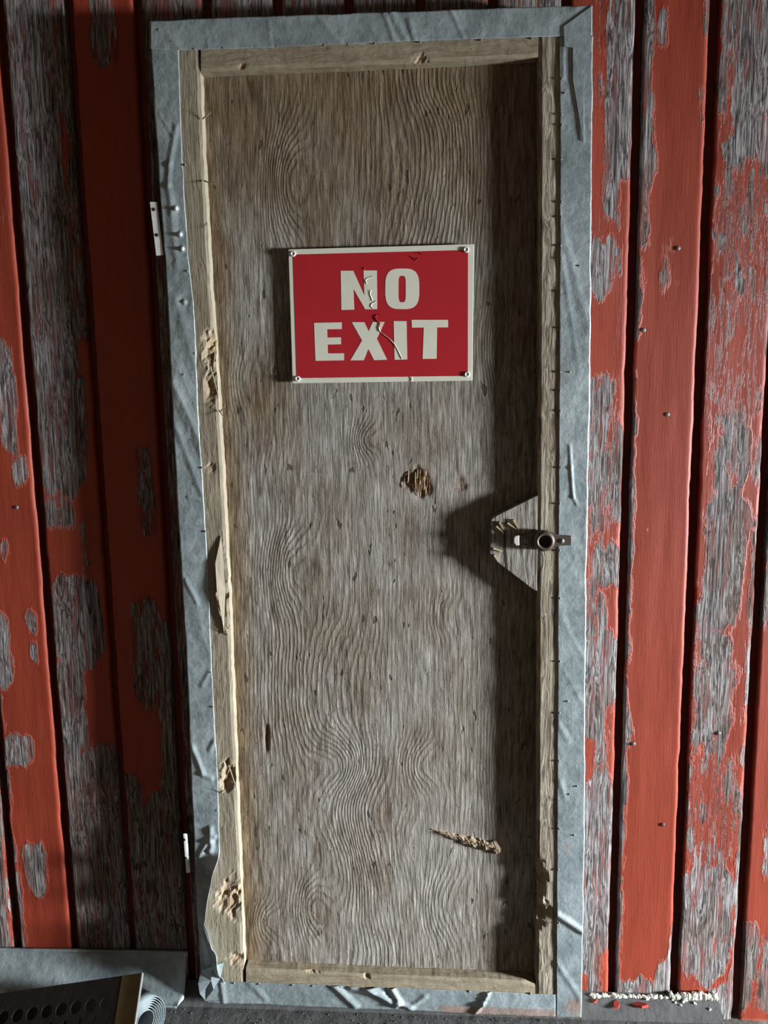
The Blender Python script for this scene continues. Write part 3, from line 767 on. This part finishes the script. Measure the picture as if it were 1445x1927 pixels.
wrinkle([(720, 516), (690, 518), (680, 530), (690, 550), (708, 566), (700, 590), (706, 612)], 4, M['red'], .0016)
wrinkle([(706, 566), (700, 588), (708, 615), (735, 635), (762, 655), (790, 685), (810, 720), (832, 770)], 3, M['cream'])
wrinkle([(612, 262), (622, 250), (632, 250)], 4, M['red'])
wrinkle([(884, 870), (890, 880), (888, 897)], 4, M['cream'])
wrinkle([(880, 185), (900, 200), (910, 212), (925, 196)], 3, M['red']); wrinkle([(905, 170), (930, 165), (948, 178)], 3, M['red'])

# ------------------------------------------------------------------ nails in the boards
for k, x, y in ((8, 1276, 467), (8, 1211, 621), (8, 1192, 1400), (8, 1247, 1552), (9, 1352, 1380), (-2, 31, 955), (-1, 133, 395), (8, 1256, 780)):
    nail(x, y, -TH-.0006, planks[k], .0042, 'nail' if y != 1552 else 'iron', .0016)

# ------------------------------------------------------------------ metal flashing lying along the wall foot
def flashing():
    A = at(-60, 1806, -.030); B = at(352, 1790, -.030)
    x0, x1 = A[0], B[0]
    prof = [(-.030, .098), (-.0245, .101), (-.0235, .094), (-.027, .088), (-.060, .030), (-.068, .018), (-.080, .012), (-.088, .013), (-.091, .018), (-.089, .021)]
    n = 50; V = []; ru = []
    for i in range(n):
        t = i/(n-1); x = x0+(x1-x0)*t
        for j, (y, z) in enumerate(prof):
            dz = -.006*(1-t); w = .0012*float(fbm(np.array(x*14), np.array(j*.7), 6, 3))
            xx = x - (.010 if j > 5 and i == n-1 else 0)
            V.append((xx, y+w, z+dz-w)); ru.append(.75*math.exp(-((x+.735)/.022)**2-((j-4.6)/.9)**2)+.35*math.exp(-((j-6)/1.5)**2))
    c = (x0+x1)/2
    o = mesh_obj('metal_flashing', V, grid_faces(n, len(prof)), M['metal'], None, True, {'rust': ru}, solid=.0008, loc=(c, -.06, 0))
    return tag(o, 'long galvanised flashing with a rolled lip, lying at the wall foot', 'flashing')
flashing()

# perforated screen in front of it
def perforated():
    A = at(-70, 1880, -.155); B = at(268, 1831, -.155)
    A[2] = max(A[2], .03)
    u = B-A; Lu = np.linalg.norm(u); u /= Lu
    v = np.array([-.10, -.80, -.60]); v -= u*(v@u); v /= np.linalg.norm(v)
    nrm = np.cross(u, v)
    Lv = .118; sg = .012*(1 if nrm[1] > 0 else -1)
    base = empty('perforated_screen', tuple(A+u*Lu*.5+v*Lv)); tag(base, 'dark steel screen with large and small round holes, leaning beside the flashing', 'screen')
    bm = bmesh.new()
    def loop(pts):
        vs = [bm.verts.new(tuple(A+u*a+v*b-np.array(base.location))) for a, b in pts]
        return [bm.edges.new((vs[i], vs[(i+1) % len(vs)])) for i in range(len(vs))]
    W_ = Lu-.042
    ed = loop([(0, 0), (W_, 0), (W_, Lv), (0, Lv)])
    p = .0315; row = 0
    for r_ in range(4):
        yy = .046+r_*.0255
        big = (r_ % 2 == 0)
        for i in range(14):
            xx = W_-.024-i*p-(.004 if big else -.010)
            rad = .0118 if big else .0048
            if xx-rad < .004 or xx+rad > W_-.003 or yy+rad > Lv-.003: continue
            ed += loop([(xx+rad*cos(2*pi*t/18), yy+rad*sin(2*pi*t/18)) for t in range(18)])
    bmesh.ops.triangle_fill(bm, use_beauty=True, use_dissolve=False, edges=ed)
    me = bpy.data.meshes.new('screen_sheet'); bm.to_mesh(me); bm.free(); me.materials.append(M['screen'])
    o = bpy.data.objects.new('screen_sheet', me); link(o, base)
    m = o.modifiers.new('thickness', 'SOLIDIFY'); m.thickness = .0022; m.offset = 0
    def strip(a0, a1, mat, th, nm, lift):
        q = [A+u*a0+nrm*lift, A+u*a1+nrm*lift, A+u*(a1)+v*Lv+nrm*lift, A+u*a0+v*Lv+nrm*lift]
        return mesh_obj(nm, q, [(0, 1, 2, 3)], mat, base, solid=th)
    mesh_obj('hole_shade_sheet', [A+nrm*sg, A+u*W_+nrm*sg, A+u*W_+v*Lv*.86+nrm*sg, A+v*Lv*.86+nrm*sg], [(0, 1, 2, 3)], M['dark'], base, solid=.001)  # added dark sheet that stands in for the shade behind the holes
    strip(W_-.001, Lu-.001, M['strip'], .003, 'edge_strip', 0)
    strip(Lu-.0012, Lu+.0012, M['nail'], .008, 'edge_bead', 0)
    return A, u, v, Lu, Lv
A, u_, v_, Lu, Lv = perforated()

# coil of clear sheet beside the screen
def coil():
    c = at(272, 1906, -.165)
    R = .048; c[2] = R+.001
    n = np.array([.80, -.58, .12]); n /= np.linalg.norm(n)
    e1 = np.cross(n, [0, 0, 1]); e1 /= np.linalg.norm(e1); e2 = np.cross(e1, n)
    turns = 7; N = turns*36; V = []
    for i in range(N+1):
        t = i/N; a = 2*pi*turns*t; r = .018+(R-.018)*t**.9*(1+.02*sin(a*1.0))
        for l in (0, -.016, -.05):
            V.append(c + e1*r*cos(a) + e2*r*sin(a) + n*(l+.004*t))
    o = mesh_obj('plastic_coil', V, grid_faces(N+1, 3), M['clear'], None, True, solid=.0009, loc=(c[0], c[1], 0))
    tag(o, 'coil of thin clear plastic sheet standing on the sill beside the perforated screen', 'coil')
coil()

# ------------------------------------------------------------------ crumbs and chips on the sill
def crumbs(name, pts, mat, smin, smax, z=0., flat_=.6):
    V = []; f = []
    for x, y in pts:
        z = sill_z(y)-.0004
        s = random.uniform(smin, smax); b = len(V)
        h = s*flat_*random.uniform(.6, 1.3); a = random.uniform(0, pi)
        ring = [(x+s*cos(a+2*pi*i/5)*random.uniform(.6, 1.2), y+s*sin(a+2*pi*i/5)*random.uniform(.6, 1.2), z) for i in range(5)]
        top = [(x+(p[0]-x)*.6, y+(p[1]-y)*.6, z+h*random.uniform(.7, 1.2)) for p in ring]
        V += ring+top
        f += [(b+i, b+(i+1) % 5, b+5+(i+1) % 5, b+5+i) for i in range(5)] + [tuple(b+5+i for i in range(5))]
    c = np.mean(np.array(V), 0)
    return mesh_obj(name, V, f, mat, None, loc=(c[0], c[1], 0))
def floor_at(px, py, z=0.):
    d = F_*FOC + R_*(px-CX) - U_*(py-CY)
    for _ in range(6):
        t = (z-CAM[2])/d[2]; P = CAM+t*d; z = .5*z+.5*sill_z(P[1])
    return P[0], P[1]
pts = []
for i in range(170):
    t = random.random(); px = 1108+t*245
    dens = .25+.75*math.exp(-((px-1300)/45)**2)
    if random.random() > dens and random.random() < .6: continue
    py = 1868+ (px-1108)*.004 + abs(random.gauss(0, 3+ (6 if 1250 < px < 1350 else 1)))
    x, y = floor_at(px, py); pts.append((min(x, SX1-.006), min(y, -TH-.008)))
tag(crumbs('white_crumbs', pts, M['white'], .0022, .0058, 0., .9), 'scatter of white crumbs along the foot of the red boards', 'crumbs', kind='stuff')
# a thicker heap of them
pts = []
for i in range(60):
    x, y = floor_at(random.gauss(1300, 24), 1869+abs(random.gauss(0, 4))); pts.append((min(x, SX1-.006), min(y, -TH-.006)))
tag(crumbs('white_crumbs', pts, M['white'], .004, .008, 0., 1.3), 'small heap of white crumbs at the end of the sill', 'crumbs', kind='stuff')
pts = [floor_at(random.uniform(300, 1340), random.uniform(1893, 1945)) for _ in range(520)]
pts = [p for p in pts if p[1] < -.072 and p[0] < SX1-.01]
tag(crumbs('dirt_crumbs', pts, M['crumb'], .0008, .0024), 'fine brown dirt crumbs strewn over the grey sill', 'dirt', kind='stuff')
def chip(px, py, s, mat, label, rot, asp=.5):
    x, y = floor_at(px, py); V = []
    out = [(1, .1), (.5, asp), (-.4, asp*.9), (-1, .2), (-.7, -asp*.8), (.3, -asp)]
    zc = sill_z(y)
    for k, zz in enumerate((zc, zc+.0022)):
        for a, b in out:
            a2 = (a*cos(rot)-b*sin(rot))*s; b2 = (a*sin(rot)+b*cos(rot))*s
            V.append((x+a2, y+b2, zz+.0025*(a+1)*(k == 1)))
    n = 6
    f = [tuple(range(n-1, -1, -1)), tuple(range(n, 2*n))]+[(i, (i+1) % n, (i+1) % n+n, i+n) for i in range(n)]
    o = mesh_obj('paint_chip', V, f, mat, None, loc=(x, y, zc)); tag(o, label, 'paint chip', 'red paint chips on the sill')
chip(1160, 1893, .010, M['redchip'], 'bright red upturned paint chip lying alone on the grey sill', 1.2, .6)
chip(1203, 1893, .018, M['redchip'], 'long dark red paint chip lying flat on the grey sill', -.3, .32)
chip(1120, 1886, .006, M['redchip'], 'tiny red paint chip beside the door\'s metal corner', .4, .4)
